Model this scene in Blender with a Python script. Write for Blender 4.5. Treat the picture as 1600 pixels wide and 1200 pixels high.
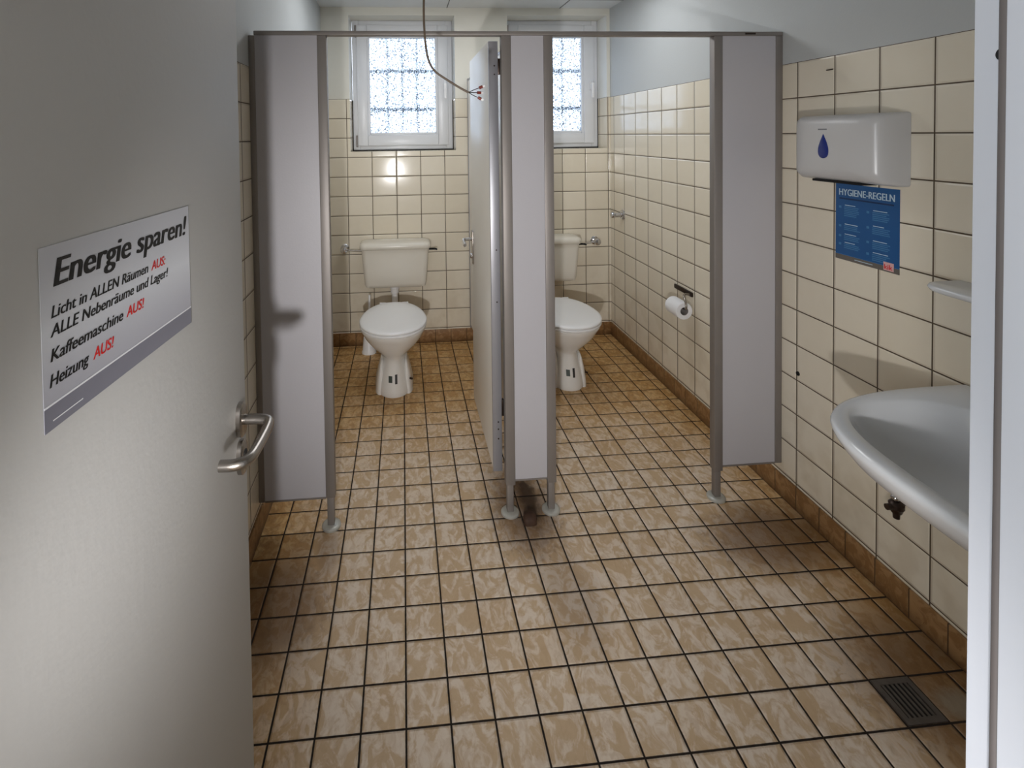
import bpy, bmesh, math, random
from mathutils import Vector, Matrix
random.seed(7)
sc = bpy.context.scene
for o in list(bpy.data.objects):
    bpy.data.objects.remove(o, do_unlink=True)
COL = sc.collection
PI = math.pi

# ------------------------------------------------------------------ camera
FPX, CX, CY = 807.82, 694.64, 231.66
YAW, PITCH, ROLL = 0.0803, -0.0258, -0.0140
cam_d = bpy.data.cameras.new('camera')
cam_d.sensor_fit = 'HORIZONTAL'
cam_d.sensor_width = 36.0
cam_d.lens = FPX / 1600 * 36.0
cam_d.shift_x = (800 - CX) / 1600
cam_d.shift_y = -(600 - CY) / 1600
cam_d.clip_start = 0.02
cam = bpy.data.objects.new('camera', cam_d)
COL.objects.link(cam)
fw = Vector((math.sin(YAW) * math.cos(PITCH), math.cos(YAW) * math.cos(PITCH), math.sin(PITCH)))
rt0 = Vector((math.cos(YAW), -math.sin(YAW), 0))
up0 = rt0.cross(fw)
rt = math.cos(ROLL) * rt0 + math.sin(ROLL) * up0
up = -math.sin(ROLL) * rt0 + math.cos(ROLL) * up0
cam.matrix_world = Matrix(((rt.x, up.x, -fw.x, 0), (rt.y, up.y, -fw.y, 0), (rt.z, up.z, -fw.z, 1.55), (0, 0, 0, 1)))
sc.camera = cam

# ------------------------------------------------------------------ view, world, lights
vs = sc.view_settings
vs.view_transform = 'Standard'
vs.look = 'None'
vs.exposure = 0.0
vs.gamma = 1.0
vs.use_curve_mapping = False

W = bpy.data.worlds.new('world')
sc.world = W
W.use_nodes = True
wn, wl = W.node_tree.nodes, W.node_tree.links
wn.clear()
w_out = wn.new('ShaderNodeOutputWorld')
w_bg = wn.new('ShaderNodeBackground')
w_tc = wn.new('ShaderNodeTexCoord')
w_sep = wn.new('ShaderNodeSeparateXYZ')
w_ramp = wn.new('ShaderNodeValToRGB')
w_add = wn.new('ShaderNodeMath'); w_add.operation = 'MULTIPLY_ADD'
w_add.inputs[1].default_value = 0.5; w_add.inputs[2].default_value = 0.5
wl.new(w_tc.outputs['Generated'], w_sep.inputs[0])
wl.new(w_sep.outputs['Z'], w_add.inputs[0])
wl.new(w_add.outputs[0], w_ramp.inputs[0])
wl.new(w_ramp.outputs[0], w_bg.inputs['Color'])
wl.new(w_bg.outputs[0], w_out.inputs[0])
cr = w_ramp.color_ramp                       # overcast sky over a darker yard
cr.elements[0].position = 0.30; cr.elements[0].color = (0.10, 0.11, 0.12, 1)
cr.elements[1].position = 0.42; cr.elements[1].color = (0.80, 0.86, 0.98, 1)
w_bg.inputs['Strength'].default_value = 8.0

def lamp(name, kind, loc, power, color, **kw):
    d = bpy.data.lights.new(name, kind)
    d.energy = power
    d.color = color
    for k, v in kw.items():
        setattr(d, k, v)
    o = bpy.data.objects.new(name, d)
    o.location = loc
    COL.objects.link(o)
    return o

# small hand lamp held below the lens (its shadows rise on the walls and the lid)
hl = lamp('hand_lamp', 'SPOT', (-0.125, -0.15, 1.08), 117.0, (1.0, 0.985, 0.985), shadow_soft_size=0.03, spot_size=math.radians(84), spot_blend=1.0)
hl.rotation_euler = Vector((0.49, 2.0, -0.06)).to_track_quat('-Z', 'Y').to_euler()
# added area light in the unseen corridor, brightens the jamb and doorway
cw = lamp('corridor_fill_light', 'AREA', (-1.55, -0.75, 1.40), 52.0, (0.92, 0.96, 1.0), shape='RECTANGLE', size=1.2, size_y=1.3)
cw.rotation_euler = (0, -math.pi / 2, 0)
# soft fill light added over the cubicles, out of view
lamp('cubicle_fill_light', 'AREA', (0.5, 2.95, 2.47), 12.5, (0.96, 0.98, 1.0), shape='RECTANGLE', size=1.7, size_y=0.5)
# sky portals: the two window openings, for cleaner daylight
for px_ in (0.005, 1.171):
    po = lamp('sky_portal', 'AREA', (px_, 4.17, 1.93), 1.0, (1, 1, 1), shape='RECTANGLE', size=0.76, size_y=1.0)
    po.data.cycles.is_portal = True
    po.rotation_euler = (-math.pi / 2, 0, 0)

# ------------------------------------------------------------------ node helper
def lin(r, g, b):
    f = lambda c: (c / 255 / 12.92) if c / 255 <= 0.04045 else ((c / 255 + 0.055) / 1.055) ** 2.4
    return (f(r), f(g), f(b), 1.0)

class NT:
    def __init__(s, name):
        s.m = bpy.data.materials.new(name)
        s.m.use_nodes = True
        s.t = s.m.node_tree
        s.n = s.t.nodes
        s.l = s.t.links
        s.n.clear()
        s.out = s.n.new('ShaderNodeOutputMaterial')
    def node(s, t, **kw):
        n = s.n.new(t)
        for k, v in kw.items():
            setattr(n, k, v)
        return n
    def put(s, sock, v):
        if v is None:
            return
        if isinstance(v, bpy.types.NodeSocket):
            s.l.new(v, sock)
        else:
            if hasattr(sock.default_value, '__len__') and not hasattr(v, '__len__'):
                v = (v,) * len(sock.default_value)
            sock.default_value = v
    def math(s, op, a, b=None, c=None, clamp=False):
        n = s.node('ShaderNodeMath', operation=op, use_clamp=clamp)
        s.put(n.inputs[0], a); s.put(n.inputs[1], b); s.put(n.inputs[2], c)
        return n.outputs[0]
    def mix(s, fac, a, b, blend='MIX'):
        n = s.node('ShaderNodeMix', data_type='RGBA', blend_type=blend)
        s.put(n.inputs[0], fac); s.put(n.inputs[6], a); s.put(n.inputs[7], b)
        return n.outputs[2]
    def step(s, x, lo, hi, a=0.0, b=1.0):
        n = s.node('ShaderNodeMapRange', interpolation_type='SMOOTHSTEP')
        s.put(n.inputs[0], x); s.put(n.inputs[1], lo); s.put(n.inputs[2], hi); s.put(n.inputs[3], a); s.put(n.inputs[4], b)
        return n.outputs[0]
    def noise(s, vec, scale, detail=3.0, rough=0.5, dist=0.0):
        n = s.node('ShaderNodeTexNoise')
        s.put(n.inputs['Vector'], vec)
        n.inputs['Scale'].default_value = scale
        n.inputs['Detail'].default_value = detail
        n.inputs['Roughness'].default_value = rough
        n.inputs['Distortion'].default_value = dist
        return n
    def pos(s):
        g = s.node('ShaderNodeNewGeometry')
        sp = s.node('ShaderNodeSeparateXYZ')
        s.l.new(g.outputs['Position'], sp.inputs[0])
        return g, g.outputs['Position'], (sp.outputs[0], sp.outputs[1], sp.outputs[2])
    def comb(s, x, y, z=0.0):
        n = s.node('ShaderNodeCombineXYZ')
        s.put(n.inputs[0], x); s.put(n.inputs[1], y); s.put(n.inputs[2], z)
        return n.outputs[0]
    def vadd(s, a, b, op='ADD'):
        n = s.node('ShaderNodeVectorMath', operation=op)
        s.put(n.inputs[0], a)
        if b is not None:
            s.put(n.inputs[1], b)
        return n.outputs[0]
    def vscale(s, a, k):
        n = s.node('ShaderNodeVectorMath', operation='SCALE')
        s.put(n.inputs[0], a); s.put(n.inputs[3], k)
        return n.outputs[0]
    def bump(s, h, dist, strength=1.0, normal=None):
        n = s.node('ShaderNodeBump')
        s.put(n.inputs['Height'], h)
        n.inputs['Distance'].default_value = dist
        n.inputs['Strength'].default_value = strength
        if normal is not None:
            s.l.new(normal, n.inputs['Normal'])
        return n.outputs[0]
    def principled(s, color=None, rough=0.5, metal=0.0, normal=None, spec=0.5, coat=0.0):
        p = s.node('ShaderNodeBsdfPrincipled')
        s.put(p.inputs['Base Color'], color)
        s.put(p.inputs['Roughness'], rough)
        s.put(p.inputs['Metallic'], metal)
        s.put(p.inputs['Specular IOR Level'], spec)
        p.inputs['Coat Weight'].default_value = coat
        if normal is not None:
            s.l.new(normal, p.inputs['Normal'])
        s.l.new(p.outputs[0], s.out.inputs[0])
        return p

def simple(name, rgb, rough=0.5, metal=0.0, var=0.06, scale=12.0, bump=0.0, bscale=200.0, spec=0.5, coat=0.0):
    """one-colour material with a slight procedural unevenness"""
    t = NT(name)
    g, p, (x, y, z) = t.pos()
    tc = t.node('ShaderNodeTexCoord')
    nz = t.noise(tc.outputs['Object'], scale, 3.0)
    c = lin(*rgb)
    lo = tuple(v * (1 - var) for v in c[:3]) + (1,)
    hi = tuple(min(1, v * (1 + var)) for v in c[:3]) + (1,)
    col = t.mix(nz.outputs[0], lo, hi)
    nm = None
    if bump:
        nb = t.noise(tc.outputs['Object'], bscale, 2.0)
        nm = t.bump(nb.outputs[0], bump)
    t.principled(col, rough, metal, nm, spec, coat)
    return t.m

# ------------------------------------------------------------------ tiled surfaces
ROW, ROW0 = 0.1429, 1.5356                   # wall tile height, a grout line's height
TW = 0.1789                                  # wall tile width
FT, FX, FY = 0.1178, -0.4868, 2.1411         # floor tile, grout origins
TILE_TOP = 1.8214
WALL_A, WALL_B = lin(227, 218, 199), lin(233, 225, 208)
GROUT_W = lin(74, 62, 48)

def wall_mat(name, axis, off, off_far=None, split=2.05, sign=1.0, paint=(192, 195, 195)):
    """cream glazed tiles below TILE_TOP, white paint above; axis 0 = along x, 1 = along y"""
    t = NT(name)
    g, p, xyz = t.pos()
    u, v = xyz[axis], xyz[2]
    if off_far is not None:
        far = t.math('GREATER_THAN', u, split)
        o = t.math('MULTIPLY_ADD', far, off_far - off, off)
        uu = t.math('SUBTRACT', u, o)
    else:
        uu = t.math('SUBTRACT', u, off)
    wob = t.noise(p, 1.3, 1.0)
    uu = t.math('DIVIDE', uu, TW)
    vv = t.math('DIVIDE', t.math('SUBTRACT', v, ROW0), ROW)
    fu, fv = t.math('FRACT', uu), t.math('FRACT', vv)
    iu, iv = t.math('FLOOR', uu), t.math('FLOOR', vv)
    wn_ = t.node('ShaderNodeTexWhiteNoise', noise_dimensions='3D')
    t.l.new(t.comb(iu, iv, 3.7), wn_.inputs['Vector'])
    du = t.math('MULTIPLY', t.math('MINIMUM', fu, t.math('SUBTRACT', 1.0, fu)), TW)
    dv = t.math('MULTIPLY', t.math('MINIMUM', fv, t.math('SUBTRACT', 1.0, fv)), ROW)
    d = t.math('MINIMUM', du, dv)
    dirt = t.noise(p, 9.0, 3.0)
    tile = t.step(d, 0.0016, 0.0030)
    edge = t.step(d, 0.0022, 0.0085)
    painted = t.math('GREATER_THAN', v, TILE_TOP)
    base = t.mix(wn_.outputs['Value'], WALL_A, WALL_B)
    nz = t.noise(p, 22.0, 4.0)
    base = t.mix(t.math('MULTIPLY', nz.outputs[0], 0.12), base, lin(196, 178, 146))
    low = t.math('MULTIPLY', t.step(v, 0.75, 0.1), t.step(dirt.outputs[0], 0.42, 0.7))
    base = t.mix(t.math('MULTIPLY', low, 0.25), base, lin(170, 148, 112))
    grout = t.mix(dirt.outputs[0], lin(58, 46, 34), lin(98, 82, 62))
    col = t.mix(tile, grout, base)
    pn = t.noise(p, 3.0, 4.0)
    pcol = t.mix(pn.outputs[0], lin(*[c - 5 for c in paint]), lin(*paint))
    col = t.mix(painted, col, pcol)
    # every tile is laid slightly out of plane and is a little convex
    cs = t.vadd(wn_.outputs['Color'], (0.5, 0.5, 0.5), 'SUBTRACT')
    tilt = t.vscale(cs, 0.02)
    pu = t.math('MULTIPLY', t.math('SUBTRACT', fu, 0.5), 0.008)
    pv = t.math('MULTIPLY', t.math('SUBTRACT', fv, 0.5), 0.008)
    pil = t.comb(pu, 0.0, pv) if axis == 0 else t.comb(0.0, pu, pv)
    nv = t.vadd(tilt, pil)
    nv = t.vscale(nv, t.math('SUBTRACT', 1.0, painted))
    nrm = t.vadd(g.outputs['Normal'], nv)
    nrm = t.vadd(nrm, None, 'NORMALIZE')
    rough_p = t.noise(p, 160.0, 2.0)
    h = t.mix(painted, edge, t.math('MULTIPLY', rough_p.outputs[0], 0.25))
    nb = t.bump(h, 0.0022, 0.9, nrm)
    rt_ = t.math('MULTIPLY_ADD', tile, -0.63, 0.75)
    rough = t.mix(painted, rt_, 0.75)
    t.principled(col, rough, 0.0, nb, 0.5)
    return t.m

def floor_mat():
    t = NT('brown_mottled_floor_tile')
    g, p, (x, y, z) = t.pos()
    uu = t.math('DIVIDE', t.math('SUBTRACT', x, FX), FT)
    vv = t.math('DIVIDE', t.math('SUBTRACT', y, FY), FT)
    fu, fv = t.math('FRACT', uu), t.math('FRACT', vv)
    iu, iv = t.math('FLOOR', uu), t.math('FLOOR', vv)
    wn_ = t.node('ShaderNodeTexWhiteNoise', noise_dimensions='3D')
    t.l.new(t.comb(iu, iv, 1.3), wn_.inputs['Vector'])
    du = t.math('MINIMUM', fu, t.math('SUBTRACT', 1.0, fu))
    dv = t.math('MINIMUM', fv, t.math('SUBTRACT', 1.0, fv))
    d = t.math('MULTIPLY', t.math('MINIMUM', du, dv), FT)
    wig = t.noise(p, 60.0, 2.0)
    dw = t.math('ADD', d, t.math('MULTIPLY', t.math('SUBTRACT', wig.outputs[0], 0.5), 0.0012))
    tile = t.step(dw, 0.0019, 0.0036)
    edge = t.step(dw, 0.0022, 0.0075)
    shift = t.vscale(wn_.outputs['Color'], 9.0)
    vec = t.vadd(p, shift)
    sq = t.node('ShaderNodeVectorMath', operation='MULTIPLY')
    t.l.new(vec, sq.inputs[0]); sq.inputs[1].default_value = (1.25, 0.8, 1.0)
    n1 = t.noise(sq.outputs[0], 19.0, 4.0, 0.6, 1.1)
    n2 = t.noise(sq.outputs[0], 40.0, 3.0, 0.6, 0.8)
    n3 = t.noise(p, 1.6, 3.0)
    m1 = t.step(n1.outputs[0], 0.42, 0.585)
    m2 = t.step(n2.outputs[0], 0.42, 0.66)
    tan = t.mix(m1, lin(206, 179, 145), lin(230, 214, 196))
    tan = t.mix(t.math('MULTIPLY', m2, 0.35), tan, lin(194, 163, 126))
    brown = t.mix(m1, lin(184, 141, 84), lin(206, 169, 116))
    brown = t.mix(t.math('MULTIPLY', m2, 0.5), brown, lin(140, 100, 54))
    # worn pale where people walk, brown inside the cubicles and along the walls
    wn1 = t.math('MULTIPLY', t.math('SUBTRACT', n3.outputs[0], 0.5), 0.5)
    a = t.step(t.math('ADD', y, wn1), 3.25, 2.15)
    b = t.step(t.math('ADD', x, wn1), 1.60, 1.12)
    c = t.step(t.math('ADD', x, wn1), -0.58, -0.22)
    wear = t.math('MULTIPLY', a, t.math('MULTIPLY', b, c))
    wear = t.math('MULTIPLY_ADD', t.math('SUBTRACT', wn_.outputs['Value'], 0.5), 0.25, wear, clamp=True)
    col = t.mix(wear, brown, tan)
    # brown scum left around the feet of the middle posts and by the drain
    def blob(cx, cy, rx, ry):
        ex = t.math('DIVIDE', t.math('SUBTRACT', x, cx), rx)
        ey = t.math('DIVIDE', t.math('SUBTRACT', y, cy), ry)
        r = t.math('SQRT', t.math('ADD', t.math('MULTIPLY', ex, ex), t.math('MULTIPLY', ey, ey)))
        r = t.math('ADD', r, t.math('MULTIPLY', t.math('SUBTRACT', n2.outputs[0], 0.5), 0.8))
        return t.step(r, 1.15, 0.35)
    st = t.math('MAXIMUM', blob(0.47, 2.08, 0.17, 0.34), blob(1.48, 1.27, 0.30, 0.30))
    st = t.math('MAXIMUM', st, t.math('MULTIPLY', blob(-0.45, 1.70, 0.22, 0.26), 0.95))  # dirt and shade on the door side, painted as one dark patch
    st = t.math('MAXIMUM', st, t.math('MULTIPLY', blob(1.36, 1.82, 0.30, 0.20), 0.95))  # dark patch by the right wall: part dirt, part painted shade
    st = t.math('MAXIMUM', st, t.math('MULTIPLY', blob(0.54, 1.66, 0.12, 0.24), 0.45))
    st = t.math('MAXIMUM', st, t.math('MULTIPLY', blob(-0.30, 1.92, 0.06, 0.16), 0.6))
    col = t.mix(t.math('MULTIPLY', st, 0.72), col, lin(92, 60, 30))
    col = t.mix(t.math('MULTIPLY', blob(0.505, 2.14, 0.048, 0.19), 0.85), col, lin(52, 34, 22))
    col = t.mix(t.math('MULTIPLY', blob(1.47, 1.235, 0.075, 0.05), 0.5), col, lin(150, 146, 132))
    grout = t.mix(n3.outputs[0], lin(22, 15, 10), lin(40, 28, 20))
    col = t.mix(tile, grout, col)
    cs = t.vadd(wn_.outputs['Color'], (0.5, 0.5, 0.5), 'SUBTRACT')
    nrm = t.vadd(t.vadd(g.outputs['Normal'], t.vscale(cs, 0.02)), None, 'NORMALIZE')
    hh = t.math('ADD', edge, t.math('MULTIPLY', n2.outputs[0], 0.10))
    nb = t.bump(hh, 0.0025, 0.9, nrm)
    rough = t.math('MULTIPLY_ADD', tile, -0.40, 0.85)
    rough = t.math('MULTIPLY_ADD', n1.outputs[0], 0.14, rough)
    t.principled(col, rough, 0.0, nb, 0.42)
    return t.m

def skirt_mat(name, axis, off):
    t = NT(name)
    g, p, xyz = t.pos()
    u, v = xyz[axis], xyz[2]
    uu = t.math('DIVIDE', t.math('SUBTRACT', u, off), FT)
    fu, iu = t.math('FRACT', uu), t.math('FLOOR', uu)
    wn_ = t.node('ShaderNodeTexWhiteNoise', noise_dimensions='1D')
    t.l.new(iu, wn_.inputs['W'])
    d = t.math('MULTIPLY', t.math('MINIMUM', fu, t.math('SUBTRACT', 1.0, fu)), FT)
    d = t.math('MINIMUM', d, t.math('ADD', v, -0.002))
    tile = t.step(d, 0.0012, 0.0030)
    vec = t.vadd(p, t.vscale(wn_.outputs['Color'], 9.0))
    n1 = t.noise(vec, 20.0, 3.5, 0.55, 1.5)
    n2 = t.noise(p, 5.0, 3.0)
    col = t.mix(t.step(n1.outputs[0], 0.42, 0.6), lin(134, 98, 60), lin(158, 122, 82))
    col = t.mix(t.math('MULTIPLY', t.step(v, 0.05, 0.0), n2.outputs[0]), col, lin(70, 48, 28))
    col = t.mix(tile, lin(84, 62, 42), col)
    nb = t.bump(tile, 0.0015, 0.8)
    t.principled(col, 0.4, 0.0, nb, 0.45)
    return t.m

M = {}
M['wall_back'] = wall_mat('back_wall_tile', 0, -0.4077, paint=(226, 224, 214))
M['wall_right'] = wall_mat('right_wall_tile', 1, 1.9535, 3.7621)
M['wall_left'] = wall_mat('left_wall_tile', 1, 1.93)
M['reveal'] = wall_mat('window_reveal_tile', 1, 3.80, paint=(232, 233, 230))
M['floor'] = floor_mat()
M['skirt_x'] = skirt_mat('skirting_tile_back', 0, FX)
M['skirt_y'] = skirt_mat('skirting_tile_side', 1, FY + 0.04)
M['ceiling'] = simple('ceiling_panel_white', (222, 225, 226), 0.8, var=0.02)
M['seam'] = simple('ceiling_seam_grey', (120, 122, 122), 0.7)
M['hall'] = simple('corridor_wall_white', (214, 212, 206), 0.8, var=0.02)
M['door_white'] = simple('door_paint_warm_white', (188, 187, 185), 0.6, var=0.025, scale=3.0, bump=0.0003, bscale=90.0)
M['jamb'] = simple('steel_frame_white', (184, 187, 194), 0.4, var=0.02)
M['gasket'] = simple('grey_rubber_gasket', (92, 86, 84), 0.7)
M['black'] = simple('black_hole', (10, 9, 9), 0.9)
M['laminate'] = simple('grey_white_laminate', (184, 182, 187), 0.42, var=0.03, scale=2.2, bump=0.00025, bscale=140.0)
M['door_lam'] = simple('cream_white_laminate', (236, 233, 227), 0.38, var=0.02, scale=2.0)
M['alu'] = simple('dull_anodised_aluminium', (142, 136, 132), 0.5, metal=0.45, var=0.05, scale=8.0)
M['alu_light'] = simple('pale_aluminium_edge', (160, 160, 166), 0.4, metal=0.5, var=0.05)
M['foot'] = simple('matt_grey_foot_metal', (186, 186, 180), 0.38, metal=0.35, var=0.08, scale=30.0)
M['chrome'] = simple('chrome', (205, 205, 208), 0.14, metal=1.0, var=0.03)
M['steel'] = simple('brushed_stainless', (168, 162, 156), 0.27, metal=1.0, var=0.05, scale=30.0)
M['dark_metal'] = simple('dark_tarnished_metal', (70, 60, 55), 0.35, metal=0.9, var=0.2, scale=40.0)
M['ceramic'] = simple('white_sanitary_ceramic', (232, 230, 226), 0.10, var=0.015, scale=4.0)
M['ceramic_cool'] = simple('grey_white_basin_ceramic', (224, 226, 229), 0.12, var=0.02, scale=4.0)
M['plastic'] = simple('white_plastic', (240, 240, 241), 0.28, var=0.01)
M['cistern'] = simple('off_white_cistern_plastic', (226, 221, 210), 0.22, var=0.015)
M['pvc'] = simple('white_window_pvc', (224, 226, 230), 0.3, var=0.02)
M['mould'] = simple('black_mouldy_sealant', (26, 22, 20), 0.9, var=0.4, scale=60.0)
M['paper'] = simple('white_tissue_paper', (238, 238, 240), 0.9, var=0.02, bump=0.0004, bscale=220.0)
M['card'] = simple('grey_cardboard', (150, 144, 140), 0.9)
M['blue'] = simple('deep_blue_clear_plastic', (18, 42, 120), 0.12, coat=0.5)
M['grey_print'] = simple('grey_print', (120, 122, 126), 0.5)
M['ink'] = simple('black_print', (16, 17, 20), 0.45)
M['red'] = simple('red_print', (214, 34, 34), 0.45)
M['band'] = simple('slate_grey_print', (124, 124, 136), 0.4)
M['white_print'] = simple('white_print', (232, 234, 238), 0.45)
M['poster'] = simple('blue_poster_print', (22, 84, 142), 0.35, var=0.08)
M['poster_text'] = simple('pale_blue_print', (66, 124, 172), 0.4)
M['poster_head'] = simple('light_blue_white_print', (196, 218, 232), 0.4)
M['poster_dark'] = simple('dark_blue_print', (14, 48, 92), 0.4)
M['poster_foot'] = simple('grey_brown_print', (104, 98, 92), 0.4)
M['pink'] = simple('pale_pink_print', (222, 176, 176), 0.4)
M['cable'] = simple('grey_brown_cable_sheath', (98, 84, 70), 0.5)
M['wire'] = simple('dark_wire', (44, 34, 28), 0.5)
M['connector'] = simple('red_brown_terminal', (120, 48, 38), 0.4)
M['sticker_dark'] = simple('dark_green_label_print', (58, 68, 62), 0.5, var=0.4, scale=300.0)
M['sticker_black'] = simple('black_label_print', (48, 46, 46), 0.5, var=0.5, scale=300.0)
M['grime'] = simple('dark_brown_grimy_wood', (66, 44, 30), 0.75, var=0.45, scale=40.0, bump=0.003, bscale=40.0)
M['iron'] = simple('dark_cast_drain_metal', (92, 86, 82), 0.45, metal=0.6, var=0.3, scale=50.0)
M['bars'] = simple('dark_outside_bars', (40, 44, 50), 0.6, metal=0.3)

def sheet_mat():
    t = NT('grey_gradient_print')
    tc = t.node('ShaderNodeTexCoord')
    sp = t.node('ShaderNodeSeparateXYZ')
    t.l.new(tc.outputs['Object'], sp.inputs[0])
    r = t.node('ShaderNodeValToRGB')
    t.l.new(t.step(sp.outputs[2], 0.0, 0.2), r.inputs[0])
    e = r.color_ramp.elements
    e[0].position = 0.0; e[0].color = lin(168, 168, 178)
    e[1].position = 1.0; e[1].color = lin(196, 198, 206)
    m = e.new(0.55); m.color = lin(216, 219, 226)
    t.principled(r.outputs[0], 0.35)
    return t.m
M['sheet'] = sheet_mat()

def pane_mat():
    """frosted daylight pane: a fine pebbled texture that lets more or less of the sky through"""
    t = NT('textured_window_glass')
    g, p, (x, y, z) = t.pos()
    n1 = t.noise(p, 95.0, 2.0, 0.7, 0.6)
    n2 = t.noise(p, 230.0, 1.0, 0.5, 0.0)
    sp = t.math('MULTIPLY_ADD', n2.outputs[0], 0.35, t.math('MULTIPLY', n1.outputs[0], 0.65))
    lo = t.step(sp, 0.42, 0.57, 0.20, 1.0)
    tr = t.node('ShaderNodeBsdfTransparent')
    t.l.new(t.mix(lo, (0.0, 0.0, 0.0, 1), (0.86, 0.93, 1.0, 1)), tr.inputs['Color'])
    nb = t.bump(sp, 0.02, 1.0)
    rf = t.node('ShaderNodeBsdfRefraction')
    rf.inputs['Roughness'].default_value = 0.08
    rf.inputs['IOR'].default_value = 1.4
    t.l.new(t.mix(lo, (0.0, 0.0, 0.0, 1), (0.86, 0.93, 1.0, 1)), rf.inputs['Color'])
    t.l.new(nb, rf.inputs['Normal'])
    mx = t.node('ShaderNodeMixShader')
    mx.inputs[0].default_value = 0.45
    t.l.new(tr.outputs[0], mx.inputs[1])
    t.l.new(rf.outputs[0], mx.inputs[2])
    t.l.new(mx.outputs[0], t.out.inputs[0])
    return t.m
M['pane'] = pane_mat()

# ------------------------------------------------------------------ mesh helper
class MB:
    def __init__(s, origin=(0, 0, 0)):
        s.b = bmesh.new()
        s.o = Vector(origin)
    def v(s, p):
        return s.b.verts.new(Vector(p) - s.o)
    def box(s, x0, x1, y0, y1, z0, z1):
        vs_ = [s.v((x, y, z)) for z in (z0, z1) for y in (y0, y1) for x in (x0, x1)]
        for f in ((0, 2, 3, 1), (4, 5, 7, 6), (0, 1, 5, 4), (2, 6, 7, 3), (0, 4, 6, 2), (1, 3, 7, 5)):
            s.b.faces.new([vs_[i] for i in f])
        return s
    def ring(s, pts):
        return [s.v(p) for p in pts]
    def bridge(s, a, b):
        n = len(a)
        for i in range(n):
            s.b.faces.new((a[i], a[(i + 1) % n], b[(i + 1) % n], b[i]))
    def loft(s, sections, cap0=True, cap1=True):
        rs = [s.ring(x) for x in sections]
        for a, b in zip(rs, rs[1:]):
            s.bridge(a, b)
        if cap0:
            s.b.faces.new(rs[0][::-1])
        if cap1:
            s.b.faces.new(rs[-1])
        return s
    def cyl(s, p0, p1, r0, r1=None, seg=24, caps=True):
        r1 = r0 if r1 is None else r1
        p0, p1 = Vector(p0), Vector(p1)
        a = (p1 - p0).normalized()
        q = a.orthogonal().normalized()
        w = a.cross(q)
        sec = [[p + (q * math.cos(2 * PI * i / seg) + w * math.sin(2 * PI * i / seg)) * r for i in range(seg)] for p, r in ((p0, r0), (p1, r1))]
        return s.loft(sec, caps, caps)
    def lathe(s, base, axis, prof, seg=28):
        base = Vector(base)
        a = Vector(axis).normalized()
        q = a.orthogonal().normalized()
        w = a.cross(q)
        sec = [[base + a * h + (q * math.cos(2 * PI * i / seg) + w * math.sin(2 * PI * i / seg)) * max(r, 1e-4) for i in range(seg)] for h, r in prof]
        return s.loft(sec)
    def tube(s, pts, r, seg=14, smooth=3, flat=1.0):
        pts = [Vector(p) for p in pts]
        for _ in range(smooth):
            n = [pts[0]]
            for a, b in zip(pts, pts[1:]):
                n += [a * 0.75 + b * 0.25, a * 0.25 + b * 0.75]
            pts = n + [pts[-1]]
        prev = None
        sec = []
        for i, p in enumerate(pts):
            t = (pts[min(i + 1, len(pts) - 1)] - pts[max(i - 1, 0)]).normalized()
            if prev is None:
                q = t.orthogonal().normalized()
            else:
                q = (prev - t * prev.dot(t)).normalized()
            prev = q
            w = t.cross(q)
            sec.append([p + (q * math.cos(2 * PI * k / seg) * flat + w * math.sin(2 * PI * k / seg)) * r for k in range(seg)])
        return s.loft(sec)
    def sphere(s, c, r, seg=16, sq=(1, 1, 1)):
        c = Vector(c)
        sec = []
        for j in range(1, 9):
            ph = -PI / 2 + PI * j / 9
            sec.append([c + Vector((math.cos(ph) * math.cos(2 * PI * i / seg) * sq[0], math.cos(ph) * math.sin(2 * PI * i / seg) * sq[1], math.sin(ph) * sq[2])) * r for i in range(seg)])
        return s.loft(sec)
    def build(s, name, mat, parent=None, bevel=0.0, smooth=True, angle=40, seg=2):
        bmesh.ops.recalc_face_normals(s.b, faces=s.b.faces)
        if bevel:
            bmesh.ops.bevel(s.b, geom=[e for e in s.b.edges], offset=bevel, segments=seg, affect='EDGES', profile=0.5, clamp_overlap=True)
        me = bpy.data.meshes.new(name)
        s.b.to_mesh(me)
        s.b.free()
        me.materials.append(M[mat] if isinstance(mat, str) else mat)
        if smooth:
            for f in me.polygons:
                f.use_smooth = True
            me.set_sharp_from_angle(angle=math.radians(angle))
        o = bpy.data.objects.new(name, me)
        COL.objects.link(o)
        if parent is not None:
            o.parent = parent
        else:
            o.location = s.o
        return o

def tag(o, label=None, cat=None, group=None, kind=None):
    if label: o['label'] = label
    if cat: o['category'] = cat
    if group: o['group'] = group
    if kind: o['kind'] = kind
    return o

def thing(name, loc, label, cat, group=None, kind=None, rz=0.0):
    o = bpy.data.objects.new(name, None)
    o.location = loc
    o.rotation_euler = (0, 0, rz)
    o.empty_display_size = 0.05
    COL.objects.link(o)
    return tag(o, label, cat, group, kind)

def kids(o):
    return [c for c in bpy.data.objects if c.parent == o]

def copy_tree(o, parent=None):
    c = o.copy()
    COL.objects.link(c)
    if parent is not None:
        c.parent = parent
    for k in kids(o):
        copy_tree(k, c)
    return c

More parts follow.
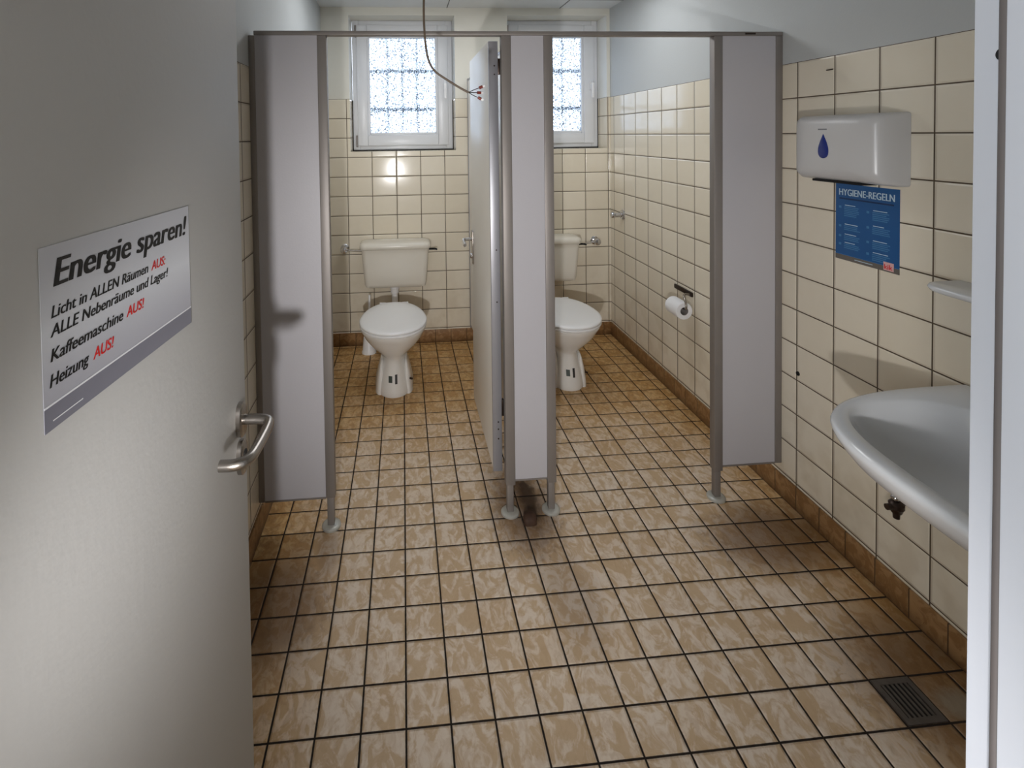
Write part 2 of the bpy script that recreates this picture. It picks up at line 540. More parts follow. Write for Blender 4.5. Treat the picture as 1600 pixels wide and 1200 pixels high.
def text(name, body, mat, parent, place, width=None, height=None, shear=0.0, bold=0.0, depth=0.0, align='LEFT', spacing=1.0):
    """lettering as a thin mesh; place(x, y, z) maps text coordinates to the parent's local space"""
    cu = bpy.data.curves.new(name, 'FONT')
    cu.body = body
    cu.size = 1.0
    cu.shear = shear
    cu.space_character = spacing
    cu.resolution_u = 4
    tmp = bpy.data.objects.new('tmp_text', cu)
    COL.objects.link(tmp)
    dg = bpy.context.evaluated_depsgraph_get()
    dg.update()
    me = bpy.data.meshes.new_from_object(tmp.evaluated_get(dg))
    bpy.data.objects.remove(tmp, do_unlink=True)
    if bold:
        bmm = bmesh.new(); bmm.from_mesh(me)
        src = bmm.verts[:] + bmm.edges[:] + bmm.faces[:]
        for k in (1, 2):
            d_ = bmesh.ops.duplicate(bmm, geom=src)
            bmesh.ops.translate(bmm, vec=(bold * k, 0, 0.0001 * k), verts=[g for g in d_['geom'] if isinstance(g, bmesh.types.BMVert)])
        bmm.to_mesh(me); bmm.free()
    xs = [v.co.x for v in me.vertices]; x0, x1 = min(xs), max(xs)
    cap = 0.70
    sx = (width / (x1 - x0)) if width else height / cap
    sy = height / cap
    for v in me.vertices:
        p = place((v.co.x - x0) * sx, v.co.y * sy, v.co.z + depth)
        v.co = Vector(p)
    me.name = name
    me.materials.clear()
    me.materials.append(M[mat])
    o = bpy.data.objects.new(name, me)
    COL.objects.link(o)
    o.parent = parent
    return o

# ------------------------------------------------------------------ the room shell
XL, XR, YB, YF, ZC = -0.582, 1.5775, 3.83, 0.32, 2.49
YW = 4.01                                    # plane of the window frames
W1 = (-0.382, 0.393, 1.435, 2.432)           # window openings x0 x1 z0 z1
W2 = (0.790, 1.552, 1.432, 2.436)

m = MB().box(XL - 0.1, XR + 0.1, 0.10, YW + 0.2, -0.08, 0.0)
m.box(-1.6, 1.9, -2.1, 0.10, -0.08, 0.0)
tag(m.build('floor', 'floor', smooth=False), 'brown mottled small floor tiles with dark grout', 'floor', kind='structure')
m = MB().box(XL - 0.1, XR + 0.1, 0.10, YW + 0.2, ZC, ZC + 0.1)
ce = tag(m.build('ceiling', 'ceiling', smooth=False), 'white panelled ceiling above the cubicles', 'ceiling', kind='structure')
m = MB()
for xx in (0.34, 1.19):
    m.box(xx - 0.003, xx + 0.003, 0.4, YB - 0.001, ZC - 0.003, ZC - 0.0002)
m.box(XL + 0.001, XR - 0.001, 3.575, 3.581, ZC - 0.003, ZC - 0.0002)
m.build('ceiling_seam', 'seam', ce, smooth=False)

m = MB().box(XR, XR + 0.1, YF - 0.22, YW + 0.2, 0, ZC)
tag(m.build('wall_right', 'wall_right', smooth=False), 'right wall of cream tiles below white paint', 'wall', kind='structure')
m = MB().box(XL - 0.1, XL, YF - 0.22, YW + 0.2, 0, ZC)
tag(m.build('wall_left', 'wall_left', smooth=False), 'left wall of cream tiles behind the open door', 'wall', kind='structure')

# back wall with two openings and their reveals
m = MB()
xs = [XL, W1[0], W1[1], W2[0], W2[1], XR]
for i in range(5):
    x0, x1 = xs[i], xs[i + 1]
    w = W1 if i == 1 else W2 if i == 3 else None
    if w is None:
        m.box(x0, x1, YB, YW + 0.15, 0, ZC)
    else:
        m.box(x0, x1, YB, YW + 0.15, 0, w[2])
        m.box(x0, x1, YB, YW + 0.15, w[3], ZC)
wb = m.build('wall_back', 'wall_back', smooth=False)
wb.data.materials.append(M['reveal'])
for f in wb.data.polygons:
    if abs(f.normal.x) > 0.9 and abs(f.center.x - XL) > 0.05 and abs(f.center.x - XR) > 0.02:
        f.material_index = 1
tag(wb, 'back wall of cream tiles with two window openings', 'wall', kind='structure')

# entrance wall with the doorway, corridor behind
JR, JL, JY = 0.402, -0.441, 0.335
m = MB()
m.box(JR + 0.03, XR, 0.10, YF, 0, ZC)
m.box(XL, JL - 0.03, 0.10, YF, 0, ZC)
m.box(JL - 0.03, JR + 0.03, 0.10, YF, 2.10, ZC)
tag(m.build('wall_front', 'hall', smooth=False), 'entrance wall around the doorway', 'wall', kind='structure')
m = MB()
m.box(-1.6, XL - 0.1, 0.10, 0.2, 0, ZC); m.box(XR + 0.1, 1.9, 0.10, 0.2, 0, ZC)
m.box(-1.7, -1.6, -2.1, 0.2, 0, ZC); m.box(1.9, 2.0, -2.1, 0.2, 0, ZC)
m.box(-1.7, 2.0, -2.2, -2.1, 0, ZC); m.box(-1.7, 2.0, -2.2, 0.10, ZC, ZC + 0.1)
tag(m.build('wall_corridor', 'hall', smooth=False), 'white corridor walls behind the doorway', 'wall', kind='structure')

# doorway frame: rebate, gasket and stop on the right jamb
fr = thing('trim_1', (JR, JY, 0), 'pale steel door frame beside the wash basin', 'door frame', kind='structure')
m = MB(fr.location)
m.box(JR, JR + 0.03, 0.10, JY, 0, 2.10)
m.box(JR + 0.03, JR + 0.075, JY - 0.013, JY, 0, 2.10)
m.build('rebate', 'jamb', fr, bevel=0.0015)
m = MB(fr.location)
m.box(0.387, JR, 0.09, 0.3035, 0, 2.085)
m.build('stop', 'jamb', fr, bevel=0.001)
m = MB(fr.location)
m.tube([(0.3945, 0.3075, 0.0), (0.3945, 0.3075, 2.08)], 0.0048, 10, 0)
m.build('gasket', 'gasket', fr)
m = MB(fr.location)
m.cyl((JR - 0.0005, 0.3165, 1.599), (JR + 0.004, 0.3165, 1.599), 0.0045, seg=20)
m.build('bolt_hole', 'black', fr)
m = MB(fr.location)
m.box(JL - 0.03, JL, 0.10, JY - 0.005, 0, 2.10)
m.box(JL - 0.07, JL, JY - 0.02, JY - 0.007, 0, 2.14)
m.box(JL, JR, 0.10, JY, 2.085, 2.12)
m.build('frame_surround', 'jamb', fr)

# skirting tiles
SH, ST = 0.097, 0.008
m = MB().box(XL + ST, XR - ST, YB - ST, YB, 0, SH)
tag(m.build('baseboard_back', 'skirt_x', bevel=0.0015), 'brown skirting tiles along the back wall', 'skirting', kind='structure')
m = MB().box(XR - ST, XR, YF, YB, 0, SH)
tag(m.build('baseboard_right', 'skirt_y', bevel=0.0015), 'brown skirting tiles along the right wall', 'skirting', kind='structure')
m = MB().box(XL, XL + ST, YF, YB, 0, SH)
tag(m.build('baseboard_left', 'skirt_y', bevel=0.0015), 'brown skirting tiles along the left wall', 'skirting', kind='structure')

# ------------------------------------------------------------------ windows
def frame_ring(mb, x0, x1, z0, z1, w, y0, y1, wb_=None):
    wb_ = wb_ or w
    mb.box(x0, x0 + w, y0, y1, z0, z1)
    mb.box(x1 - w, x1, y0, y1, z0, z1)
    mb.box(x0 + w, x1 - w, y0, y1, z1 - w, z1)
    mb.box(x0 + w, x1 - w, y0, y1, z0, z0 + wb_)
    return mb

def make_window(name, op, label):
    x0, x1, z0, z1 = op
    t = thing(name, ((x0 + x1) / 2, YW, z0), label, 'window', kind='structure')
    O = t.location
    frame_ring(MB(O), x0 + 0.006, x1 - 0.004, z0 + 0.006, z1, 0.05, YW, YW + 0.06).build('window_frame', 'pvc', t, bevel=0.004)
    frame_ring(MB(O), x0 + 0.040, x1 - 0.038, z0 + 0.040, z1 - 0.036, 0.078, YW - 0.018, YW + 0.05).build('sash', 'pvc', t, bevel=0.006)
    frame_ring(MB(O), x0 + 0.116, x1 - 0.114, z0 + 0.116, z1 - 0.112, 0.022, YW - 0.006, YW + 0.04).build('glazing_bead', 'pvc', t, bevel=0.006)
    MB(O).box(x0 + 0.134, x1 - 0.132, YW + 0.016, YW + 0.020, z0 + 0.134, z1 - 0.130).build('glass_pane', 'pane', t, smooth=False)
    m = MB(O).box(x0, x1, YW - 0.006, YW + 0.02, z0, z0 + 0.007)
    m.box(x0, x0 + 0.006, YW - 0.003, YW + 0.02, z0, TILE_TOP)
    m.box(x1 - 0.005, x1, YW - 0.003, YW + 0.02, z0, TILE_TOP)
    m.build('mouldy_seal', 'mould', t, smooth=False)
    hx, hz = x1 - 0.062, z0 + 0.50
    h = MB(O).box(hx - 0.014, hx + 0.014, YW - 0.030, YW - 0.017, hz - 0.04, hz + 0.035).build('handle', 'pvc', t, bevel=0.004)
    m = MB(O)
    m.cyl((hx, YW - 0.03, hz), (hx, YW - 0.055, hz), 0.009, seg=14)
    m.box(hx - 0.009, hx + 0.009, YW - 0.066, YW - 0.052, hz - 0.105, hz + 0.010)
    m.build('handle_lever', 'plastic', h, bevel=0.003)
    for hz in (z0 + 0.075, z1 - 0.085):
        m = MB(O).cyl((x0 + 0.034, YW - 0.018, hz - 0.045), (x0 + 0.034, YW - 0.018, hz + 0.045), 0.007, seg=12)
        m.build('hinge', 'alu', t)
    m = MB(O)
    for zz in (z0 + 0.32, z0 + 0.62):
        m.box(x0 - 0.02, x1 + 0.02, YW + 0.085, YW + 0.105, zz - 0.012, zz + 0.012)
    for k in range(3):
        xx = x0 + 0.27 + k * 0.115
        m.cyl((xx, YW + 0.095, z0), (xx, YW + 0.095, z1), 0.008, seg=10)
    m.build('security_bars', 'bars', t)
    return t
make_window('window_1', W1, 'white framed frosted window above the left toilet')
make_window('window_2', W2, 'white framed frosted window above the right toilet, half hidden')

# ------------------------------------------------------------------ entrance door (open into the room)
DW, DA = 0.815, -0.06
hinge = Vector((-0.4015, 0.3365, 0))
dr = thing('door_1', hinge, 'open warm white entrance door with a steel lever handle', 'door', kind='structure', rz=DA)
m = MB().box(-0.038, 0.0, 0.004, DW, 0.008, 2.06)
m.build('door_leaf', 'door_white', dr, bevel=0.0015)
# local y runs along the leaf, visible face is x = 0
def oval(cy_, cz, ry, rz_, x0, x1, n=28):
    return [[(x, cy_ + ry * math.copysign(abs(math.cos(2 * PI * i / n)) ** 0.8, math.cos(2 * PI * i / n)), cz + rz_ * math.copysign(abs(math.sin(2 * PI * i / n)) ** 0.8, math.sin(2 * PI * i / n))) for i in range(n)] for x in (x0, x1)]
hy = DW - 0.040
m = MB(); sec = oval(hy, 0.955, 0.020, 0.036, -0.001, 0.009); sec.append([(0.012, y + (hy - y) * 0.15, z + (0.955 - z) * 0.1) for _, y, z in sec[1]])
m.loft(sec).build('handle_rose', 'steel', dr)
m = MB(); sec = oval(hy, 0.875, 0.020, 0.036, -0.001, 0.009); sec.append([(0.012, y + (hy - y) * 0.15, z + (0.875 - z) * 0.1) for _, y, z in sec[1]])
kr = m.loft(sec).build('keyhole_rose', 'steel', dr)
m = MB().cyl((0.0115, hy, 0.883), (0.0135, hy, 0.883), 0.0085, seg=16)
m.box(0.0115, 0.0135, hy - 0.0035, hy + 0.0035, 0.852, 0.884)
m.build('lock_cylinder', 'black', kr)
m = MB()
hz = 0.955
m.tube([(0.004, hy, hz), (0.048, hy, hz), (0.066, hy - 0.004, hz - 0.002), (0.070, hy - 0.030, hz - 0.004), (0.070, hy - 0.095, hz - 0.006), (0.068, hy - 0.130, hz - 0.006), (0.048, hy - 0.146, hz - 0.006), (0.020, hy - 0.146, hz - 0.006)], 0.0105, 16, 3)
m.build('lever_handle', 'steel', dr)

# sign on the door
sy0, sz0, sw, sh = 0.2405, 1.2355, 0.3330, 0.2000
dm = Matrix.Rotation(DA, 4, 'Z')
sloc = hinge + (dm @ Vector((0.0006, sy0, sz0)))
sg = thing('door_sign', sloc, 'grey adhesive sign with bold black headline on the open entrance door', 'sign', rz=DA)
MB().box(0.0, 0.0008, 0, sw, 0, sh).build('sheet', 'sheet', sg, smooth=False)
MB().box(0.0008, 0.0011, 0, sw, 0, 0.0262).build('footer_band', 'band', sg, smooth=False)
MB().box(0.0008, 0.0012, 0, sw, 0.0262, 0.0284).build('dividing_line', 'white_print', sg, smooth=False)
MB().box(0.0011, 0.0013, 0.012, 0.060, 0.0085, 0.0097).build('small_print', 'white_print', sg, smooth=False)
def on_sign(ax, az):
    return lambda x, y, z: (0.0012 + z, ax - sy0 + x, az - sz0 + y)
def sign_line(name, body, mat, y0, y1, zb, h, bold=0.022):
    text(name, body, mat, sg, on_sign(y0, zb), width=y1 - y0, height=h, shear=0.22, bold=bold)
sign_line('headline', 'Energie sparen!', 'ink', 0.2590, 0.5650, 1.3895, 0.0310, 0.034)
sign_line('text_line', 'Licht in ALLEN Räumen', 'ink', 0.2545, 0.4460, 1.3560, 0.0135)
sign_line('red_word', 'AUS:', 'red', 0.4540, 0.4940, 1.3560, 0.0135)
sign_line('text_line', 'ALLE Nebenräume und Lager!', 'ink', 0.2525, 0.5010, 1.3355, 0.0135)
sign_line('text_line', 'Kaffeemaschine', 'ink', 0.2515, 0.3830, 1.3090, 0.0140)
sign_line('red_word', 'AUS!', 'red', 0.3900, 0.4330, 1.3090, 0.0140)
sign_line('text_line', 'Heizung', 'ink', 0.2490, 0.3130, 1.2815, 0.0140)
sign_line('red_word', 'AUS!', 'red', 0.3205, 0.3615, 1.2815, 0.0140)

# ------------------------------------------------------------------ cubicle front
YS = 2.05
cf = thing('cubicle_screen', (0.5, YS, 0), 'grey panelled front of two toilet cubicles with aluminium posts on round feet', 'cubicle front')
O = cf.location
MB(O).box(-0.561, 1.5755, YS - 0.02, YS + 0.02, 1.9405, 1.9575).build('top_rail', 'alu', cf, bevel=0.002)
m = MB(O).box(1.41, 1.455, YS - 0.0212, YS - 0.0195, 1.9455, 1.9525)
m.build('rail_stamp', 'dark_metal', cf, smooth=False)
posts = [(-0.3245, -0.2885), (0.3945, 0.4335), (0.5655, 0.6035), (1.2785, 1.3155)]
for a, b in posts:
    p = MB(O).box(a, b, YS - 0.018, YS + 0.018, 0.125, 1.9405).build('post', 'alu', cf, bevel=0.003)
    c = (a + b) / 2 - 0.001
    m = MB(O).box(c - 0.0135, c + 0.0135, YS - 0.013, YS + 0.013, 0.012, 0.126)
    m.build('post_leg', 'alu', p, bevel=0.003)
    m = MB(O).lathe((c, YS, 0.0), (0, 0, 1), [(0, 0.037), (0.007, 0.037), (0.0105, 0.034), (0.0125, 0.026), (0.013, 0.002)])
    m.build('foot_plate', 'foot', p)
for a, b, z0 in ((-0.5595, -0.3245, 0.128), (0.4335, 0.5655, 0.146), (1.3155, 1.5475, 0.146)):
    p = MB(O).box(a, b, YS - 0.013, YS + 0.013, z0, 1.9405).build('panel', 'laminate', cf)
    MB(O).box(a, b, YS - 0.0145, YS + 0.0145, z0 - 0.006, z0 + 0.001).build('edge_strip', 'alu', p)
MB(O).box(XL, -0.5595, YS - 0.016, YS + 0.016, 0.124, 1.9405).build('wall_channel', 'alu', cf, bevel=0.002)
MB(O).box(1.5475, XR, YS - 0.016, YS + 0.016, 0.142, 1.9405).build('wall_channel', 'alu', cf, bevel=0.002)

# dividing wall between the cubicles
cd = thing('cubicle_divider', (0.4975, 2.95, 0.1), 'pale dividing panel between the two toilet cubicles', 'cubicle divider')
O = cd.location
MB(O).box(0.4855, 0.5095, YS + 0.025, YB - 0.012, 0.13, 1.945).build('divider_panel', 'door_lam', cd)
MB(O).box(0.4825, 0.5125, YB - 0.03, YB, 0.11, 1.965).build('wall_strip', 'alu_light', cd, bevel=0.002)
MB(O).box(0.4825, 0.5125, YS + 0.025, YB - 0.03, 1.945, 1.960).build('cap_strip', 'alu_light', cd, bevel=0.002)

# cubicle doors, both swung inwards
def cubicle_door(x0, x1, y0, y1, z0, z1, label, lean, face):
    hx = x1 if face < 0 else x0
    t = thing('cubicle_door', (hx, y0, z0), label, 'cubicle door', group='cubicle doors swung inwards', rz=lean)
    O = Vector((hx, y0, z0))
    MB(O).box(x0, x1, y0 + 0.012, y1, z0, z1).build('door_leaf', 'door_lam', t, bevel=0.001)
    e = MB(O).box(x0, x1, y0, y0 + 0.012, z0 - 0.012, z1).build('edge_profile', 'alu_light', t, bevel=0.0015)
    e['label'] = 'grey aluminium hinge edge with screws'
    for zz in (z1 - 0.10, z1 - 0.135, 1.075, 0.86, 0.36, 0.33, 0.29):
        MB(O).cyl(((x0 + x1) / 2 + 0.004, y0 - 0.001, zz), ((x0 + x1) / 2 + 0.004, y0 + 0.002, zz), 0.0032, seg=10).build('screw', 'dark_metal', e)
    for zz in (z1 - 0.10, 0.42):
        MB(O).box(x1 - 0.001 if face < 0 else x0 - 0.010, x1 + 0.010 if face < 0 else x0 + 0.001, y0 - 0.002, y0 + 0.020, zz - 0.035, zz + 0.03).build('hinge', 'dark_metal', t, bevel=0.001)
    hy_ = y1 - 0.045
    sx = x0 if face < 0 else x1
    d = face
    pl = MB(O).box(min(sx, sx + d * 0.006), max(sx, sx + d * 0.006), hy_ - 0.022, hy_ + 0.022, 0.885, 1.055).build('handle_plate', 'steel', t, bevel=0.0025)
    m = MB(O)
    m.tube([(sx, hy_, 1.012), (sx + d * 0.038, hy_, 1.012), (sx + d * 0.050, hy_ - 0.005, 1.012), (sx + d * 0.054, hy_ - 0.03, 1.008), (sx + d * 0.054, hy_ - 0.105, 1.004)], 0.0095, 12, 3, 0.8)
    m.build('lever_handle', 'chrome', t)
    MB(O).lathe((sx, hy_, 0.925), (d, 0, 0), [(0, 0.012), (0.012, 0.012), (0.016, 0.009), (0.018, 0.001)], 16).build('lock_knob', 'chrome', pl)
    return t
cubicle_door(0.352, 0.390, 2.085, 2.675, 0.165, 1.928, 'white left cubicle door standing open between left toilet and centre panel', 0.0, -1)
cubicle_door(0.576, 0.6135, 2.085, 2.675, 0.165, 1.928, 'right cubicle door open behind the centre panel, only its screwed edge showing', 0.012, 1)

# ------------------------------------------------------------------ toilets
def egg(a, yf, yb, z, n=44, yc=None, back=2.6, x0=0.0):
    """closed egg outline: front at yf (negative), back at yb"""
    yc = yf + 0.46 * (yb - yf) if yc is None else yc
    out = []
    for i in range(n):
        t = 2 * PI * i / n
        c_, s_ = math.cos(t), math.sin(t)
        if s_ < 0:
            e = 2.1
            x = a * math.copysign(abs(c_) ** (2 / e), c_)
            y = yc + (yc - yf) * -(abs(s_) ** (2 / e))
        else:
            e = back
            x = a * math.copysign(abs(c_) ** (2 / e), c_) * (1 - 0.22 * s_)
            y = yc + (yb - yc) * (abs(s_) ** (2 / e))
        out.append((x + x0, y, z))
    return out

def make_toilet(label):
    t = thing('toilet', (0, 0, 0), label, 'toilet', group='floor standing toilets')
    m = MB()
    secs = [(0.0, .116, -.800, -.36), (.012, .119, -.804, -.36), (.03, .118, -.802, -.36), (.06, .114, -.797, -.36), (.10, .104, -.788, -.36), (.14, .092, -.778, -.36), (.18, .079, -.770, -.36),
            (.205, .074, -.768, -.36), (.222, .082, -.776, -.355), (.245, .105, -.800, -.35), (.27, .129, -.828, -.35), (.30, .154, -.858, -.35), (.335, .177, -.886, -.35), (.365, .190, -.906, -.355), (.385, .198, -.921, -.36), (.398, .200, -.925, -.36), (.402, .196, -.921, -.365)]
    m.loft([egg(a, f, b, z) for z, a, f, b in secs])
    body = m.build('bowl', 'ceramic', t, angle=60)
    for sx in (-1, 1):
        # moulded flank beside the waist and its fixing bolt
        m = MB()
        m.loft([egg(0.030 * k, -.70 - .055 * k, -.62 + .05 * k, z, 20, x0=sx * (0.085 - 0.012 * (z / 0.2))) for z, k in ((0.0, 1.0), (0.05, 0.98), (0.11, 0.8), (0.165, 0.5), (0.19, 0.2))])
        m.build('foot_flank', 'ceramic', body, angle=60)
    MB().cyl((0.096, -.742, 0.088), (0.110, -.752, 0.088), 0.006, seg=12).build('fixing_bolt', 'dark_metal', body)
    MB().tube([(0, -.40, .18), (0, -.33, .18), (-0.05, -.24, .17), (-.09, -.14, .15), (-.09, -.0, .15)], 0.05, 16, 2).build('outlet_pipe', 'plastic', body)
    m = MB()
    m.loft([egg(.198, -.925, -.375, .402), egg(.204, -.931, -.372, .406), egg(.204, -.931, -.372, .413), egg(.200, -.927, -.374, .416)])
    m.build('seat', 'plastic', t, angle=60)
    m = MB()
    m.loft([egg(.196, -.922, -.376, .4165), egg(.2045, -.930, -.368, .420), egg(.2055, -.931, -.366, .427), egg(.202, -.927, -.369, .433), egg(.188, -.912, -.382, .437), egg(.14, -.860, -.42, .4395), egg(.06, -.75, -.52, .4405)])
    m.build('lid', 'plastic', t, angle=60)
    for sx in (-1, 1):
        MB().cyl((sx * 0.075 - 0.02, -.372, .42), (sx * 0.075 + 0.02, -.372, .42), 0.013, seg=14).build('hinge', 'plastic', t)
    MB().tube([(0, -.085, .44), (0, -.085, .32), (0, -.13, .285), (0, -.25, .285), (0, -.36, .285)], 0.022, 16, 2).build('flush_pipe', 'plastic', t)
    MB().lathe((0, -.085, .462), (0, 0, -1), [(0, .034), (.018, .034), (.022, .029), (.05, .029), (.054, .025), (.06, .023)]).build('flush_pipe_nut', 'plastic', t)
    for dx, mt in ((-0.020, 'sticker_dark'), (0.014, 'sticker_black')):
        m = MB()
        def front_y(x, z):
            ks = secs
            for (z0, a0, f0, b0), (z1, a1, f1, b1) in zip(ks, ks[1:]):
                if z0 <= z <= z1:
                    k = (z - z0) / (z1 - z0)
                    a, f, b = a0 + (a1 - a0) * k, f0 + (f1 - f0) * k, b0 + (b1 - b0) * k
                    yc = f + 0.46 * (b - f)
                    return yc - (yc - f) * max(0, 1 - abs(x / a) ** 2.1) ** (1 / 2.1)
        w_ = 0.011 if dx < 0 else 0.007
        h_ = 0.018 if dx < 0 else 0.026
        cz = 0.105
        cols = []
        for i in range(4):
            xx = dx - w_ + 2 * w_ * i / 3
            cols.append([m.v((xx, front_y(xx, cz - h_ + 2 * h_ * j / 3) - 0.0012, cz - h_ + 2 * h_ * j / 3)) for j in range(4)])
        for i in range(3):
            for j in range(3):
                m.b.faces.new((cols[i][j], cols[i + 1][j], cols[i + 1][j + 1], cols[i][j + 1]))
        lb = m.build('paper_label', mt, t)
        lb['label'] = 'small dark printed sticker'
    return t

def rrect(w, d0, d1, z, r, n=6):
    """rounded rectangle outline x in +-w, y from d0 (front) to d1 (back)"""
    pts = []
    for cx_, cy_, a0 in ((w - r, d1 - r, 0), (-w + r, d1 - r, 90), (-w + r, d0 + r, 180), (w - r, d0 + r, 270)):
        for i in range(n + 1):
            a = math.radians(a0 + 90 * i / n)
            pts.append((cx_ + r * math.cos(a), cy_ + r * math.sin(a), z))
    return pts

def make_cistern(label):
    t = thing('cistern', (0, 0, 0), label, 'cistern', group='wall hung cisterns')
    m = MB()
    m.loft([rrect(.190, -.135, -.012, .463, .025), rrect(.212, -.150, -.004, .470, .030), rrect(.220, -.156, -.002, .490, .035), rrect(.226, -.160, -.002, .56, .035), rrect(.240, -.170, -.002, .745, .035)])
    m.build('tank', 'cistern', t, angle=50)
    m = MB()
    m.loft([rrect(.246, -.176, -.001, .742, .036), rrect(.251, -.181, -.001, .747, .038), rrect(.252, -.182, -.001, .768, .038), rrect(.246, -.176, -.004, .783, .036), rrect(.225, -.155, -.015, .791, .034), rrect(.12, -.11, -.05, .794, .03)])
    m.build('tank_lid', 'cistern', t, angle=60)
    m = MB()
    m.tube([(.244, -.085, .722), (.268, -.085, .722), (.286, -.095, .724), (.296, -.125, .727)], 0.0085, 10, 2, 0.75)
    l = m.build('flush_lever', 'black', t)
    l['label'] = 'black flush lever'
    return t

def make_valve(label, side):
    """corner valve on the wall with a thin supply pipe running to the tank"""
    t = thing('corner_valve', (0, 0, 0), label, 'valve', group='chrome valves beside the cisterns')
    MB().lathe((0, 0, 0), (0, -1, 0), [(0, .032), (.004, .032), (.010, .024), (.014, .014), (.05, .013)], 22).build('rosette', 'chrome', t)
    MB().lathe((0, -.05, 0), (0, -1, 0), [(0, .016), (.006, .024), (.022, .026), (.030, .022), (.034, .010)], 20).build('hand_wheel', 'chrome', t)
    MB().tube([(0, -.045, 0), (side * .03, -.05, -.006), (side * .085, -.06, -.010), (side * .127, -.066, -.010)], 0.006, 10, 2).build('supply_pipe', 'chrome', t)
    return t

t1 = make_toilet('white toilet with closed lid in the left cubicle')
t2 = copy_tree(t1)
t2['label'] = 'white toilet with closed lid in the right cubicle, half hidden by the centre panel'
t1.location = (-0.076, YB, 0); t2.location = (1.030, YB - 0.035, 0); t2.rotation_euler = (0, 0, -0.050)
c1 = make_cistern('off-white cistern on the wall behind the left toilet')
c2 = copy_tree(c1)
c2['label'] = 'off-white cistern on the wall behind the right toilet, half hidden'
c1.location = (-0.067, YB, 0); c2.location = (1.040, YB, 0)
v1 = make_valve('chrome corner valve on the wall left of the left cistern', 1)
v2 = make_valve('chrome corner valve on the wall right of the right cistern', -1)
v1.location = (-0.436, YB, 0.727); v2.location = (1.447, YB, 0.730)

# toilet brush behind the left toilet
tb = thing('toilet_brush', (-0.265, 3.70, 0), 'white toilet brush in its holder behind the left toilet', 'toilet brush')
MB().lathe((0, 0, 0), (0, 0, 1), [(0, .052), (.008, .052), (.02, .046), (.11, .038), (.115, .036), (.114, .030)], 24).build('brush_holder', 'plastic', tb)
MB().tube([(0, 0, .10), (.004, 0, .25), (.010, 0, .415)], 0.008, 12, 1).build('handle', 'plastic', tb)

# ------------------------------------------------------------------ toilet roll on the right wall
rh = thing('toilet_roll_holder', (XR, 2.78, 0.63), 'dark chrome toilet roll holder on the right cubicle wall', 'toilet roll holder')
O = rh.location
m = MB(O)
m.box(XR - 0.012, XR, 2.70, 2.885, 0.638, 0.664)
m.build('wall_plate', 'dark_metal', rh, bevel=0.004)
m = MB(O)
m.tube([(XR - 0.006, 2.715, 0.650), (XR - 0.05, 2.712, 0.655), (XR - 0.072, 2.665, 0.650), (XR - 0.075, 2.642, 0.62), (XR - 0.075, 2.642, 0.594), (XR - 0.075, 2.68, 0.592), (XR - 0.075, 2.79, 0.592)], 0.006, 12, 2)
m.build('arm', 'steel', rh)
tr = thing('toilet_roll', (XR - 0.075, 2.720, 0.578), 'white toilet roll hanging on the holder of the right cubicle wall', 'toilet roll')
O = Vector((XR - 0.075, 2.720, 0.578))
def roll_profile():
    r0, r1, L = 0.021, 0.047, 0.060
    seg = 40
    m = MB(O)
    prof = [(-L, r0 + .0015), (-L, r1 - .003), (-L + .003, r1), (L - .003, r1), (L, r1 - .003), (L, r0 + .0015), (-L, r0 + .0015)]
    secs = [[Vector((O.x + r * math.cos(2 * PI * i / seg), O.y + h, O.z + r * math.sin(2 * PI * i / seg))) for i in range(seg)] for h, r in prof[:-1]]
    rs = [m.ring(s_) for s_ in secs]
    for a, b in zip(rs, rs[1:] + rs[:1]):
        m.bridge(a, b)
    m.build('paper', 'paper', tr, angle=30)
    m = MB(O)
    prof = [(-L, r0), (L, r0), (L, r0 + .0014), (-L, r0 + .0014)]
    rs = [m.ring([Vector((O.x + r * math.cos(2 * PI * i / seg), O.y + h, O.z + r * math.sin(2 * PI * i / seg))) for i in range(seg)]) for h, r in prof]
    for a, b in zip(rs, rs[1:] + rs[:1]):
        m.bridge(a, b)
    m.build('core', 'card', tr, angle=30)
roll_profile()

# chrome hook near the back corner
hk = thing('wall_hook', (XR, 3.61, 0.955), 'chrome cylindrical coat hook on the right wall near the back corner', 'hook')
O = hk.location
MB(O).lathe(O, (-1, 0, 0), [(0, .036), (.006, .036), (.012, .030), (.014, .016), (.018, .014)]).build('rosette', 'chrome', hk)
MB(O).lathe(O + Vector((-.016, 0, 0)), (-1, 0, 0), [(0, .017), (.045, .017), (.050, .022), (.066, .022), (.072, .018), (.074, .004)]).build('peg', 'chrome', hk)

